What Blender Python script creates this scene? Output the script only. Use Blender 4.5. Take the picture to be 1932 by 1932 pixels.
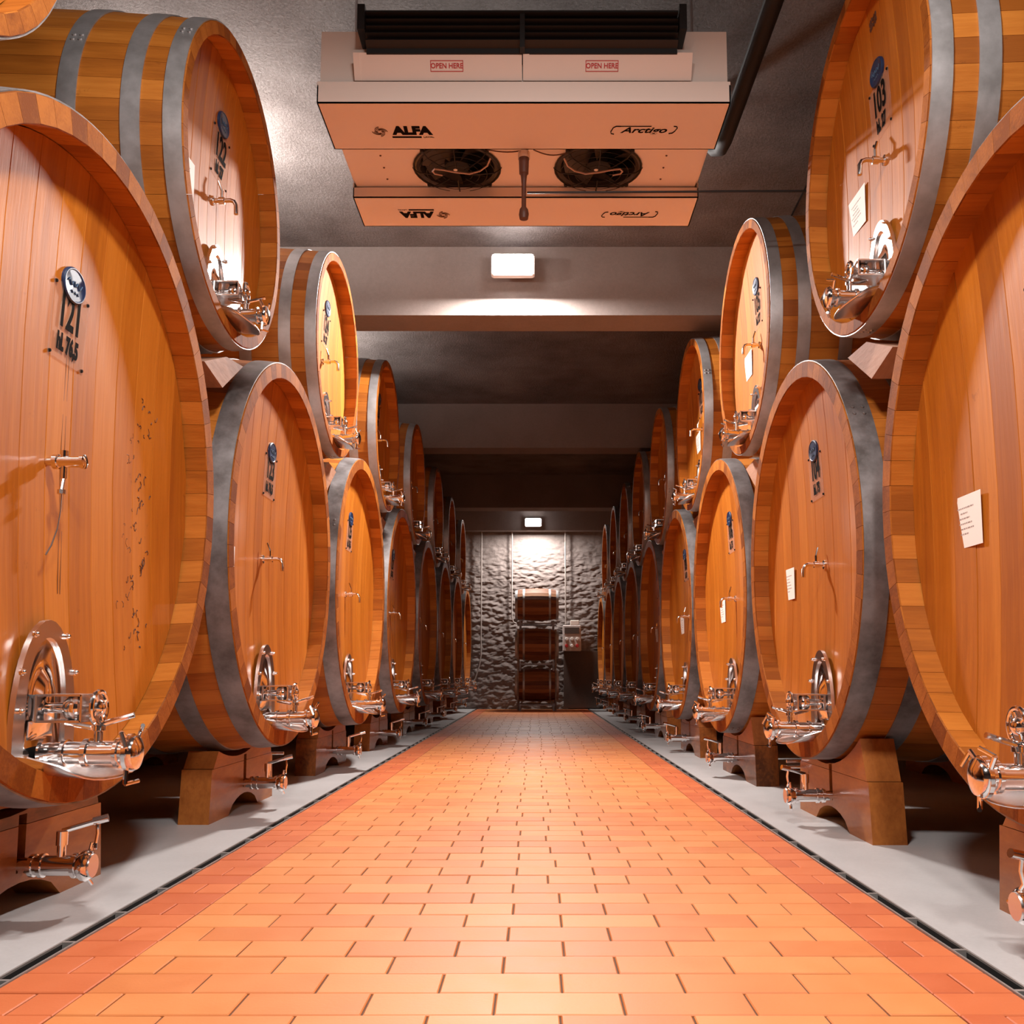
import bpy, math, random
from mathutils import Vector, Matrix, noise
R_ = math.radians
random.seed(7)
scene = bpy.context.scene
for o in list(bpy.data.objects): bpy.data.objects.remove(o)
COL = scene.collection

# ------------------------------------------------------------------ camera
cam = bpy.data.cameras.new('camera'); camo = bpy.data.objects.new('camera', cam); COL.objects.link(camo)
camo.location = (0, 0, 0.70); camo.rotation_euler = (R_(96.0), 0, 0)
cam.sensor_fit = 'HORIZONTAL'; cam.sensor_width = 36.0
cam.lens = 36.0*1775.0/1932.0
cam.shift_x = (966-1011)/1932.0; cam.shift_y = (1087-966)/1932.0
cam.clip_start = 0.02; cam.clip_end = 100
scene.camera = camo
# ------------------------------------------------------------------ world, exposure
w = bpy.data.worlds.new('world'); scene.world = w; w.use_nodes = True
bg = w.node_tree.nodes['Background']; bg.inputs[0].default_value = (1.0, .86, .78, 1); bg.inputs[1].default_value = 0.006
vs = scene.view_settings
vs.view_transform = 'Standard'; vs.look = 'None'; vs.gamma = 1.0; vs.exposure = 0.08; vs.use_curve_mapping = False

def lamp_light(name, loc, power, size, color=(1, .93, .88), tilt=0.0):
    if size:
        l = bpy.data.lights.new(name, 'AREA'); l.shape = 'RECTANGLE'; l.size, l.size_y = size
    else:
        l = bpy.data.lights.new(name, 'POINT'); l.shadow_soft_size = .08
    l.energy = power; l.color = color
    o = bpy.data.objects.new(name, l); o.location = loc; o.rotation_euler = (R_(tilt), 0, 0); COL.objects.link(o); return o
# lamps: on the first beam, over the far wall, two over the near end of the aisle, and two added, unseen up-lights that brighten the ceiling over the left casks
LAMP = {'beam': ((-.18, 7.02, 3.84), 235, (.32, .12), -22), 'far': ((-.055, 19.1, 3.80), 105, (.32, .12), -10),
        'near': ((.02, 1.7, 3.66), 118, (.34, .34), 0), 'behind': ((.45, -.9, 3.66), 160, (.34, .34), 12),
        'up_a': ((-2.25, 5.6, 3.58), 100, (.3, .3), 0), 'up_b': ((-2.3, 9.3, 3.58), 36, (.3, .3), 0)}
LIGHTS = {k: lamp_light('lamp_glow', v[0], v[1], v[2], tilt=v[3]) for k, v in LAMP.items()}
for k in ('up_a', 'up_b'): LIGHTS[k].rotation_euler = (0, R_(190), 0)          # facing the ceiling, leaning to the aisle

# ------------------------------------------------------------------ materials
def nt(name):
    m = bpy.data.materials.new(name); m.use_nodes = True; t = m.node_tree; b = t.nodes['Principled BSDF']
    return m, t, b
def N(t, typ, **k):
    n = t.nodes.new(typ)
    for a, v in k.items():
        if a.startswith('i_'): n.inputs[a[2:].replace('_', ' ')].default_value = v
        else: setattr(n, a, v)
    return n
def L(t, a, b): t.links.new(a, b)
def ramp(t, src, cols):
    r = t.nodes.new('ShaderNodeValToRGB'); e = r.color_ramp.elements
    while len(e) < len(cols): e.new(.5)
    for i, (p, c) in enumerate(cols): e[i].position = p; e[i].color = (*c, 1)
    L(t, src, r.inputs[0]); return r
def plain(name, col, rough=.5, metal=0.0, **k):
    m, t, b = nt(name); b.inputs['Base Color'].default_value = (*col, 1)
    b.inputs['Roughness'].default_value = rough; b.inputs['Metallic'].default_value = metal
    for a, v in k.items(): b.inputs[a.replace('_', ' ')].default_value = v
    return m
def math2(t, op, a, b):
    n = t.nodes.new('ShaderNodeMath'); n.operation = op
    for i, v in enumerate((a, b)):
        if isinstance(v, (int, float)): n.inputs[i].default_value = v
        else: L(t, v, n.inputs[i])
    return n.outputs[0]
def wood(name, dark, mid, light, stretch=(1, 1, .06), scale=9, rough=.38, coat=.35, spec=.25, crough=.16, offs=7.0, vary=.5, bump=.12, spots=0.0):
    """grain runs along the axis whose stretch factor is small; every piece gets its own tone"""
    m, t, b = nt(name)
    tc = N(t, 'ShaderNodeTexCoord'); oi = N(t, 'ShaderNodeObjectInfo'); geo = N(t, 'ShaderNodeNewGeometry')
    rnd = math2(t, 'FRACT', math2(t, 'ADD', oi.outputs['Random'], geo.outputs['Random Per Island']), 0)
    off = N(t, 'ShaderNodeCombineXYZ'); v = math2(t, 'MULTIPLY', rnd, offs)
    for i in range(3): L(t, v, off.inputs[i])
    add = N(t, 'ShaderNodeVectorMath', operation='ADD'); L(t, tc.outputs['Object'], add.inputs[0]); L(t, off.outputs[0], add.inputs[1])
    mp = N(t, 'ShaderNodeMapping'); mp.inputs['Scale'].default_value = stretch; L(t, add.outputs[0], mp.inputs[0])
    n1 = N(t, 'ShaderNodeTexNoise', i_Scale=scale, i_Detail=7.0, i_Roughness=.6, i_Distortion=.6); L(t, mp.outputs[0], n1.inputs['Vector'])
    n2 = N(t, 'ShaderNodeTexNoise', i_Scale=scale*9, i_Detail=3.0, i_Roughness=.6); L(t, mp.outputs[0], n2.inputs['Vector'])
    n3 = N(t, 'ShaderNodeTexNoise', i_Scale=1.6, i_Detail=3.0); L(t, add.outputs[0], n3.inputs['Vector'])
    f = math2(t, 'ADD', math2(t, 'MULTIPLY', n1.outputs[0], .55), math2(t, 'MULTIPLY', n2.outputs[0], .25))
    f = math2(t, 'ADD', f, math2(t, 'MULTIPLY', n3.outputs[0], .2))
    f = math2(t, 'ADD', f, math2(t, 'MULTIPLY', math2(t, 'SUBTRACT', rnd, .5), vary*.35))
    r = ramp(t, f, [(.33, dark), (.5, mid), (.68, light)])
    col = r.outputs[0]
    if spots:
        n4 = N(t, 'ShaderNodeTexNoise', i_Scale=13.0, i_Detail=4.0, i_Roughness=.7); L(t, add.outputs[0], n4.inputs['Vector'])
        sr = ramp(t, n4.outputs[0], [(.66, (0, 0, 0)), (.74, (spots, spots, spots))])
        mx = N(t, 'ShaderNodeMixRGB'); L(t, sr.outputs[0], mx.inputs[0]); L(t, col, mx.inputs[1]); mx.inputs[2].default_value = (dark[0]*.35, dark[1]*.3, dark[2]*.4, 1)
        col = mx.outputs[0]
    L(t, col, b.inputs['Base Color'])
    b.inputs['Roughness'].default_value = rough
    b.inputs['Coat Weight'].default_value = coat; b.inputs['Coat Roughness'].default_value = crough; b.inputs['Specular IOR Level'].default_value = spec
    bp = N(t, 'ShaderNodeBump', i_Strength=bump, i_Distance=.01); L(t, n2.outputs[0], bp.inputs['Height']); L(t, bp.outputs[0], b.inputs['Normal'])
    return m
M = {}
M['head'] = wood('head_wood', (.31, .083, .0045), (.43, .130, .008), (.55, .188, .018), stretch=(1, 1, .05), scale=7, rough=.6, coat=.30, vary=.42, spots=.3)
M['stave'] = wood('stave_wood', (.27, .075, .006), (.40, .122, .012), (.52, .18, .024), stretch=(.06, 1, 1), scale=8, rough=.6, coat=.06, vary=.9, spots=.3)
M['endgrain'] = wood('stave_end_grain', (.17, .045, .006), (.27, .080, .010), (.38, .125, .018), stretch=(1, 1, 1), scale=14, rough=.75, coat=0, spec=.12, vary=.9)
M['cradle'] = wood('cradle_wood', (.09, .026, .006), (.27, .080, .014), (.42, .14, .026), stretch=(1, .2, .7), scale=6, rough=.5, coat=.35, vary=.6, spots=.9)
M['wedge'] = wood('wedge_wood', (.20, .09, .05), (.36, .19, .12), (.46, .27, .19), stretch=(1, .2, 1), scale=6, rough=.7, coat=0, vary=.5)
M['barrique'] = wood('small_barrel_wood', (.10, .03, .012), (.20, .07, .025), (.32, .13, .05), stretch=(.06, 1, 1), scale=8, rough=.6, coat=.0, vary=1.2)
M['dark_inside'] = plain('dark_inside', (.02, .01, .006), .9)

def metal_mat(name, c0, c1, r0, r1, scale=6.0, metal=1.0, bump=.05):
    m, t, b = nt(name); tc = N(t, 'ShaderNodeTexCoord')
    n1 = N(t, 'ShaderNodeTexNoise', i_Scale=scale, i_Detail=8.0, i_Roughness=.65); L(t, tc.outputs['Object'], n1.inputs['Vector'])
    r = ramp(t, n1.outputs[0], [(.35, c0), (.65, c1)]); L(t, r.outputs[0], b.inputs['Base Color'])
    q = N(t, 'ShaderNodeMapRange'); q.inputs['To Min'].default_value = r0; q.inputs['To Max'].default_value = r1
    L(t, n1.outputs[0], q.inputs['Value']); L(t, q.outputs[0], b.inputs['Roughness'])
    b.inputs['Metallic'].default_value = metal
    if bump:
        bp = N(t, 'ShaderNodeBump', i_Strength=bump, i_Distance=.01); L(t, n1.outputs[0], bp.inputs['Height']); L(t, bp.outputs[0], b.inputs['Normal'])
    return m
M['hoop'] = metal_mat('galvanised_hoop', (.36, .35, .35), (.52, .51, .52), .36, .58, 7, .75)
M['hoop_aged'] = metal_mat('aged_hoop', (.14, .125, .12), (.34, .32, .325), .35, .65, 5, .7)
M['chrome'] = plain('polished_steel', (.86, .84, .84), .10, 1.0)
M['steel'] = plain('brushed_steel', (.70, .66, .65), .26, 1.0)
M['badge'] = plain('blue_enamel', (.004, .022, .075), .45, 0, Coat_Weight=.15)
M['badge_line'] = plain('badge_relief', (.05, .10, .17), .6)
M['ink'] = plain('black_ink', (.010, .008, .007), .9, 0, Specular_IOR_Level=.05)
M['brown_ink'] = plain('faded_brown_ink', (.09, .03, .012), .7)
M['paper'] = plain('white_paper', (.86, .82, .78), .7)
M['grey_ink'] = plain('grey_print', (.32, .27, .25), .8)
M['cork'] = plain('orange_cap', (.62, .17, .03), .4)
def acrylic():
    m, t, b = nt('clear_acrylic'); t.nodes.remove(b); out = t.nodes['Material Output']
    tr = N(t, 'ShaderNodeBsdfTransparent'); tr.inputs[0].default_value = (.97, .95, .93, 1)
    gl = N(t, 'ShaderNodeBsdfDiffuse'); gl.inputs[0].default_value = (.75, .55, .45, 1)
    mx = N(t, 'ShaderNodeMixShader'); mx.inputs[0].default_value = .13
    L(t, tr.outputs[0], mx.inputs[1]); L(t, gl.outputs[0], mx.inputs[2]); L(t, mx.outputs[0], out.inputs[0]); return m
M['acrylic'] = acrylic()

def brick_mat(name, cols):
    m, t, b = nt(name); tc = N(t, 'ShaderNodeTexCoord'); oi = N(t, 'ShaderNodeObjectInfo'); geo = N(t, 'ShaderNodeNewGeometry')
    rnd = math2(t, 'FRACT', math2(t, 'ADD', oi.outputs['Random'], geo.outputs['Random Per Island']), 0)
    n1 = N(t, 'ShaderNodeTexNoise', i_Scale=7.0, i_Detail=5.0, i_Roughness=.6); L(t, geo.outputs['Position'], n1.inputs['Vector'])
    n2 = N(t, 'ShaderNodeTexNoise', i_Scale=90.0, i_Detail=4.0, i_Roughness=.7); L(t, geo.outputs['Position'], n2.inputs['Vector'])
    f = math2(t, 'ADD', math2(t, 'MULTIPLY', rnd, .46), math2(t, 'ADD', math2(t, 'MULTIPLY', n1.outputs[0], .4), math2(t, 'MULTIPLY', n2.outputs[0], .1)))
    r = ramp(t, f, [(.2, cols[0]), (.5, cols[1]), (.85, cols[2])])
    L(t, r.outputs[0], b.inputs['Base Color'])
    rr = N(t, 'ShaderNodeMapRange'); rr.inputs['To Min'].default_value = .38; rr.inputs['To Max'].default_value = .62; L(t, n1.outputs[0], rr.inputs['Value']); L(t, rr.outputs[0], b.inputs['Roughness'])
    bp = N(t, 'ShaderNodeBump', i_Strength=.12, i_Distance=.004); L(t, n2.outputs[0], bp.inputs['Height']); L(t, bp.outputs[0], b.inputs['Normal'])
    return m
M['brick'] = brick_mat('terracotta_brick', [(.58, .172, .045), (.66, .222, .060), (.72, .27, .080)])
M['brick_edge'] = brick_mat('red_terracotta_brick', [(.52, .115, .036), (.59, .145, .045), (.65, .18, .058)])
M['mortar'] = plain('brown_mortar', (.12, .055, .03), .9)

def plaster(name, c0, c1, scale, strength, fine=90., dist=.02, rough=.85, spots=None):
    m, t, b = nt(name); tc = N(t, 'ShaderNodeTexCoord')
    n1 = N(t, 'ShaderNodeTexNoise', i_Scale=scale, i_Detail=6.0, i_Roughness=.6); L(t, tc.outputs['Object'], n1.inputs['Vector'])
    n2 = N(t, 'ShaderNodeTexNoise', i_Scale=fine, i_Detail=5.0, i_Roughness=.8, i_Distortion=.25); L(t, tc.outputs['Object'], n2.inputs['Vector'])
    f = math2(t, 'ADD', math2(t, 'MULTIPLY', n1.outputs[0], .6), math2(t, 'MULTIPLY', n2.outputs[0], .4))
    r = ramp(t, f, [(.38, c0), (.62, c1)]); L(t, r.outputs[0], b.inputs['Base Color']); b.inputs['Roughness'].default_value = rough
    bp = N(t, 'ShaderNodeBump', i_Strength=strength, i_Distance=dist); L(t, n2.outputs[0], bp.inputs['Height']); L(t, bp.outputs[0], b.inputs['Normal'])
    return m
M['ceiling'] = plaster('sprayed_ceiling_plaster', (.15, .118, .108), (.37, .325, .31), 1.2, 1.0, 55., .05, .95)
M['beam'] = plaster('painted_concrete_beam', (.19, .155, .14), (.24, .20, .185), 1.5, .15, 40.)
M['farwall'] = plaster('rough_wall_plaster', (.22, .18, .165), (.31, .26, .24), 1.5, .5, 30., .03)
M['wall'] = plaster('side_wall_plaster', (.05, .03, .025), (.08, .05, .04), 1.5, .4, 30.)
M['concrete'] = plaster('polished_grey_concrete', (.42, .41, .41), (.50, .49, .49), 2.2, .03, 60., .01, .42)
M['black_metal'] = plain('black_metal', (.012, .010, .010), .45, .2)
M['black_rubber'] = plain('black_rubber', (.006, .005, .005), .7)
M['white_metal'] = plain('cream_coated_metal', (.88, .76, .68), .40)
M['fan_black'] = plain('black_fan_plastic', (.035, .026, .022), .35)
M['red'] = plain('red_sticker_print', (.55, .03, .03), .5)
M['cable'] = plain('brown_cable', (.10, .035, .02), .5)
M['pale_cable'] = plain('pale_cable', (.60, .42, .36), .5)
M['drain'] = plain('drain_edge_steel', (.45, .42, .40), .4, .6)
M['panel'] = plaster('dark_painted_panel', (.07, .045, .035), (.10, .065, .05), 2.0, .1, 30.)
M['box_grey'] = plain('grey_control_box', (.55, .48, .45), .5)
M['pipe_grey'] = plain('grey_conduit', (.42, .37, .34), .5)
def emis(name, c, s):
    m, t, b = nt(name); b.inputs['Emission Color'].default_value = (*c, 1); b.inputs['Emission Strength'].default_value = s
    b.inputs['Base Color'].default_value = (.8, .8, .8, 1); return m
M['lamp'] = emis('lamp_diffuser', (1, .96, .94), 40.0)

# ------------------------------------------------------------------ mesh helpers
class MB:
    def __init__(s): s.v = []; s.f = []
    def add(s, vs, fs, mtx=None):
        b = len(s.v)
        s.v += [tuple(mtx @ Vector(p)) if mtx is not None else tuple(p) for p in vs]
        s.f += [tuple(b+i for i in q) for q in fs]; return s
    def box(s, x0, x1, y0, y1, z0, z1, mtx=None):
        vs = [(x, y, z) for x in (x0, x1) for y in (y0, y1) for z in (z0, z1)]
        return s.add(vs, [(0, 1, 3, 2), (4, 6, 7, 5), (0, 4, 5, 1), (2, 3, 7, 6), (0, 2, 6, 4), (1, 5, 7, 3)], mtx)
    def bbox(s, x0, x1, y0, y1, z0, z1, b=.004):
        """box with chamfered edges (three stacked rings each way)"""
        vs = []; fs = []
        for z, i in ((z0, b), (z0+b, 0), (z1-b, 0), (z1, b)):
            vs += [(x0+i, y0+b, z), (x0+b if i == 0 else x0+i, y0+i, z)] if False else []
        ring = lambda z, i: [(x0+i+b, y0+i, z), (x1-i-b, y0+i, z), (x1-i, y0+i+b, z), (x1-i, y1-i-b, z), (x1-i-b, y1-i, z), (x0+i+b, y1-i, z), (x0+i, y1-i-b, z), (x0+i, y0+i+b, z)]
        for z, i in ((z0, b), (z0+b, 0), (z1-b, 0), (z1, b)): vs += ring(z, i)
        for k in range(3):
            for j in range(8): fs.append((k*8+j, k*8+(j+1) % 8, k*8+8+(j+1) % 8, k*8+8+j))
        fs.append(tuple(reversed(range(8)))); fs.append(tuple(range(24, 32)))
        return s.add(vs, fs)
    def lathe(s, prof, origin=(0, 0, 0), axis=(1, 0, 0), n=20, closed=True):
        """prof: (distance along axis, radius)"""
        a = Vector(axis).normalized(); u = a.orthogonal().normalized(); w_ = a.cross(u); o = Vector(origin)
        vs = []; fs = []
        for (t, r) in prof:
            for j in range(n):
                th = 2*math.pi*j/n; vs.append(o+a*t+(u*math.cos(th)+w_*math.sin(th))*max(r, 1e-5))
        for k in range(len(prof)-1):
            for j in range(n): fs.append((k*n+j, k*n+(j+1) % n, (k+1)*n+(j+1) % n, (k+1)*n+j))
        if closed: fs.append(tuple(reversed(range(n)))); fs.append(tuple(range((len(prof)-1)*n, len(prof)*n)))
        return s.add(vs, fs)
    def cyl(s, p, q, r, n=12, r2=None):
        p = Vector(p); q = Vector(q); d = q-p
        return s.lathe([(0, r), (d.length, r if r2 is None else r2)], p, d, n)
    def tube(s, pts, r, n=8):
        pts = [Vector(p) for p in pts]; vs = []; fs = []; prev = None
        for i, p in enumerate(pts):
            d = (pts[min(i+1, len(pts)-1)]-pts[max(i-1, 0)]).normalized()
            u = d.orthogonal().normalized() if prev is None else (prev-d*prev.dot(d)).normalized()
            prev = u; w_ = d.cross(u)
            for j in range(n):
                th = 2*math.pi*j/n; vs.append(p+(u*math.cos(th)+w_*math.sin(th))*r)
        for k in range(len(pts)-1):
            for j in range(n): fs.append((k*n+j, k*n+(j+1) % n, (k+1)*n+(j+1) % n, (k+1)*n+j))
        fs.append(tuple(reversed(range(n)))); fs.append(tuple(range((len(pts)-1)*n, len(pts)*n)))
        return s.add(vs, fs)
    def prism(s, poly, x0, x1, swap=None):
        """poly in (y, z), extruded along x; swap maps (a, y, z) to another frame"""
        n = len(poly); g = swap or (lambda a, y, z: (a, y, z))
        vs = [g(x0, y, z) for y, z in poly]+[g(x1, y, z) for y, z in poly]
        fs = [(j, (j+1) % n, n+(j+1) % n, n+j) for j in range(n)]+[tuple(reversed(range(n))), tuple(range(n, 2*n))]
        return s.add(vs, fs)
    def strip(s, front, back):
        """closed shell between two equal poly-lines (rings) - quads joined front/back"""
        n = len(front); vs = list(front)+list(back)
        return s.add(vs, [(j, (j+1) % n, n+(j+1) % n, n+j) for j in range(n)])
    def mesh(s, name, mat, smooth=30, fix=True):
        m = bpy.data.meshes.new(name); m.from_pydata(s.v, [], s.f)
        if fix:
            import bmesh
            bm = bmesh.new(); bm.from_mesh(m); bmesh.ops.recalc_face_normals(bm, faces=bm.faces); bm.to_mesh(m); bm.free()
        m.materials.append(M[mat])
        if smooth:
            m.polygons.foreach_set('use_smooth', [True]*len(m.polygons)); m.set_sharp_from_angle(angle=R_(smooth))
        m.update(); return m
def put(name, mesh, parent=None, loc=None, rot=None):
    o = bpy.data.objects.new(name, mesh); COL.objects.link(o)
    if parent is not None: o.parent = parent
    if loc is not None: o.location = loc
    if rot is not None: o.rotation_euler = rot
    return o
def empty(name, loc=(0, 0, 0), rot=(0, 0, 0)):
    o = bpy.data.objects.new(name, None); o.location = loc; o.rotation_euler = rot; o.empty_display_size = .1; COL.objects.link(o); return o
def tag(o, label=None, cat=None, group=None, kind=None):
    if label: o['label'] = label
    if cat: o['category'] = cat
    if group: o['group'] = group
    if kind: o['kind'] = kind
    return o
def text_mesh(name, body, size, mat, frame, offset=0.0, shear=0.0, sx=1.0, depth=.0006, align='CENTER', spacing=1.0):
    """flat lettering turned into a mesh; frame(u, v, w) maps to the target frame"""
    c = bpy.data.curves.new(name, 'FONT'); c.body = body; c.size = size; c.offset = offset; c.shear = shear; c.extrude = depth
    c.align_x = align; c.align_y = 'CENTER'; c.resolution_u = 3; c.space_character = spacing
    o = bpy.data.objects.new(name, c); COL.objects.link(o)
    dg = bpy.context.evaluated_depsgraph_get(); m = bpy.data.meshes.new_from_object(o.evaluated_get(dg)); m.name = name
    bpy.data.objects.remove(o); bpy.data.curves.remove(c)
    for v in m.vertices: v.co = frame(v.co.x*sx, v.co.y, v.co.z)
    m.materials.clear(); m.materials.append(M[mat]); return m

# ------------------------------------------------------------------ room shell
XW = 4.3; YN = -5.0; YF = 19.68; ZC = 4.13
floor = put('floor', MB().box(-XW, -1.25, YN, YF, -.2, 0).box(1.105, XW, YN, YF, -.2, 0).box(-1.25, 1.105, YN, YF, -.25, -.16).mesh('floor', 'concrete', 0)); tag(floor, kind='structure', label='polished grey concrete floor with a terracotta brick aisle')
bed = put('mortar_bed', MB().box(-1.2065, 1.0615, YN, YF, -.159, -.005).mesh('mortar_bed', 'mortar', 0), floor)
ceiling = put('ceiling', MB().box(-XW, XW, YN, YF+.2, ZC, ZC+.15).mesh('ceiling', 'ceiling', 0)); tag(ceiling, kind='structure')
for n_, b_ in (('wall_left', (-XW-.15, -XW, YN, YF, 0, ZC)), ('wall_right', (XW, XW+.15, YN, YF, 0, ZC)), ('wall_near', (-XW, XW, YN-.15, YN, 0, ZC))):
    tag(put(n_, MB().box(*b_).mesh(n_, 'wall', 0)), kind='structure')
# far wall: hand-thrown plaster with real relief
def far_wall():
    nx, nz = 420, 330; vs = []; fs = []
    for j in range(nz+1):
        z = ZC*j/nz
        for i in range(nx+1):
            x = -XW+2*XW*i/nx
            a = noise.noise(Vector((x*6.5, 1.7, z*13)))
            c = noise.noise(Vector((x*13+3, 5.2, z*27+a*1.5)))
            g = 1.0 if z < 2.9 else max(.35, 1-(z-2.9)*1.0)
            vs.append((x, YF-(a*.024+c*.017)*g, z))
    for j in range(nz):
        for i in range(nx): k = j*(nx+1)+i; fs.append((k, k+1, k+nx+2, k+nx+1))
    mb = MB().add(vs, fs)
    mb.box(-XW, XW, YF+.09, YF+.2, 0, ZC)
    return mb.mesh('wall_far', 'farwall', 60)
tag(put('wall_far', far_wall()), kind='structure')
ZB = 3.56
for i, (a, b) in enumerate(((7.26, 7.61), (11.67, 12.01), (15.95, 16.3))):
    tag(put('trim_%d' % (i+1), MB().box(-XW, XW, a, b, ZB, ZC).mesh('ceiling_beam', 'beam', 0)), kind='structure', label='concrete ceiling beam crossing the cellar')
tag(put('trim_4', MB().box(-XW, XW, 19.42, YF-.05, 3.70, ZC).mesh('ceiling_beam', 'beam', 0)), kind='structure', label='concrete beam along the top of the far wall')

# ------------------------------------------------------------------ brick aisle
def brick_mesh(wd, ln, mat='brick'):
    g = .0022; x, y, b, z0 = wd/2-g, ln/2-g, .0025, -.03
    vs = [(sx*x, sy*y, z) for z in (z0, -b) for sx, sy in ((-1, -1), (1, -1), (1, 1), (-1, 1))]+[(sx*(x-b), sy*(y-b), 0) for sx, sy in ((-1, -1), (1, -1), (1, 1), (-1, 1))]
    fs = [(k*4+j, k*4+(j+1) % 4, k*4+4+(j+1) % 4, k*4+4+j) for k in range(2) for j in range(4)]+[(8, 9, 10, 11)]
    return vs, fs
P = .137; PX = .274; XL0, XL1, XR0, XR1 = -1.207, -1.000, .877, 1.062
rng = random.Random(3); cells = []
for k in range(-45, 129):
    y = 2.032+P*(k-.5)
    if y < YN+.1 or y > YF-.05: continue
    ph = (.055 if k % 2 == 0 else .055-PX/2)+rng.uniform(-.02, .02)
    x = ph-PX*math.ceil((ph-XL1)/PX); xs = [XL1]
    while x < XR0-.03:
        if x > XL1+.035: xs.append(x)
        x += PX
    xs.append(XR0)
    for a, b in zip(xs, xs[1:]): cells.append((a, b, y, 'brick'))
    for (a, b, par) in ((XL0, XL1, 0), (XR0, XR1, 1)):
        if (k+par) % 2 == 0: cells.append((a, b, y, 'brick_edge'))
        else: m_ = (a+b)/2; cells.append((a, m_, y, 'brick_edge')); cells.append((m_, b, y, 'brick_edge'))
vis = sorted([c for c in cells if c[2] > 1.9], key=lambda c: c[2])[:300]; visset = set(vis); bmesh_cache = {}
for c in vis:
    wd = round(c[1]-c[0], 3); key = (wd, c[3])
    if key not in bmesh_cache:
        v_, f_ = brick_mesh(wd, P); bmesh_cache[key] = MB().add(v_, f_).mesh('brick', c[3], 0)
    put('brick', bmesh_cache[key], floor, ((c[0]+c[1])/2, c[2], rng.uniform(-.0012, .0006)), (rng.uniform(-.004, .004), rng.uniform(-.003, .003), rng.uniform(-.003, .003)))
for mat in ('brick', 'brick_edge'):
    mb = MB()
    for c in cells:
        if c in visset or c[3] != mat: continue
        v_, f_ = brick_mesh(c[1]-c[0], P); z = rng.uniform(-.0012, .0006)
        mb.add([(p[0]+(c[0]+c[1])/2, p[1]+c[2], p[2]+z) for p in v_], f_)
    tag(put('brick_paving', mb.mesh('brick_paving', mat, 0), floor), kind='stuff')

# ------------------------------------------------------------------ slot drains
for x0, side, lab in ((-1.229, 'left', 'narrow black slot drain between brick aisle and left casks'), (1.084, 'right', 'narrow black slot drain between brick aisle and right casks')):
    d = empty('slot_drain', (x0, 0, 0)); tag(d, lab, 'drain', 'slot drains beside the brick aisle')
    put('channel', MB().box(-.0205, .0205, YN, YF-.05, -.158, -.15).box(-.0205, -.0155, YN, YF-.05, -.15, -.004).box(.0155, .0205, YN, YF-.05, -.15, -.004).mesh('channel', 'black_rubber', 0), d)
    for s in (-1, 1):
        put('edge_strip', MB().box(s*.0155, s*.0212, YN, YF-.05, -.004, .0015).mesh('edge_strip', 'drain', 0), d)
    bar = MB().box(-.0155, .0155, -.006, .006, -.03, .001).mesh('cross_bar', 'drain', 0)
    y = 1.94 if side == 'left' else 1.87
    while y < 19.4: put('cross_bar', bar, d, (0, y, 0)); y += .313

# ------------------------------------------------------------------ casks
class Kind:
    def __init__(s, R, B, Lg, th, ch, rec, dish, nst, hoops, npl, k, tier):
        s.R, s.B, s.L, s.th, s.ch, s.rec, s.dish, s.nst, s.hoops, s.npl, s.k, s.tier = R, B, Lg, th, ch, rec, dish, nst, hoops, npl, k, tier
        s.cache = {}
    def r(s, t): return s.R+s.B*(1-((2*t-s.L)/s.L)**2)
LO_H = [(.005, .105), (.23, .32), (.55, .63)]; UP_H = [(.005, .072), (.155, .225), (.385, .455)]
KLL = Kind(.988, .052, 2.2, .085, .075, .085, .045, 64, LO_H, 13, 1.0, 'lower')
KLR = Kind(.960, .02, 2.2, .085, .075, .085, .045, 62, LO_H, 13, 1.0, 'lower')
KUL = Kind(.662, .045, 1.9, .06, .052, .085, .035, 50, UP_H, 11, .84, 'upper')
KUR = Kind(.712, .04, 1.9, .06, .052, .085, .035, 52, UP_H, 11, .84, 'upper')
def stave_geo(K, a0, a1, segs=9):
    ts = [0, .004]+[K.L*i/segs for i in range(1, segs)]+[K.L-.004, K.L]
    vs = []; fs = []
    for i, t in enumerate(ts):
        end = i in (0, len(ts)-1); ro = K.r(t)-(.002 if end else 0)
        ri = K.r(t)-K.ch if (t < .3 or t > K.L-.3) else K.r(t)-K.th
        if end: ri += .003
        for rr in (ro, ri):
            for a in (a0, a1): vs.append((-t, rr*math.sin(a), rr*math.cos(a)))
    for i in range(len(ts)-1):
        b = i*4
        for q in ((0, 1), (1, 3), (3, 2), (2, 0)): fs.append((b+q[0], b+q[1], b+4+q[1], b+4+q[0]))
    fs.append((0, 1, 3, 2)); e = (len(ts)-1)*4; fs.append((e, e+2, e+3, e+1)); return vs, fs
def head_geo(K, i, prot=0.0):
    Ri = K.R-K.ch+.004; wd = 2*Ri/K.npl; y0 = -Ri+wd*i+.0004; y1 = -Ri+wd*(i+1)-.0004
    y0c, y1c = max(y0, -Ri+.004), min(y1, Ri-.004); rows = 8; ys = [y0c, y0c+.002, (y0c+y1c)/2, y1c-.002, y1c]
    vs = []; fs = []; n = len(ys)
    for j in range(rows+1):
        s_ = -1+2*j/rows
        for q, y in enumerate(ys):
            zz = math.sqrt(max(Ri*Ri-y*y, 1e-6))*math.sin(s_*math.pi/2)
            x = -K.rec-K.dish*(1-(y*y+zz*zz)/(Ri*Ri))+prot-(.0012 if q in (0, n-1) else 0)
            vs.append((x, y, zz))
    for j in range(rows):
        for q in range(n-1): b = j*n+q; fs.append((b, b+1, b+n+1, b+n))
    base = len(vs)                                              # side walls
    for j in range(rows+1):
        for q in (0, n-1): x, y, z = vs[j*n+q]; vs.append((x-.03, y, z))
    for j in range(rows):
        fs.append((j*n, j*n+n, base+2*j+2, base+2*j)); fs.append((j*n+n-1, base+2*j+1, base+2*j+3, j*n+2*n-1))
    return vs, fs
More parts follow.
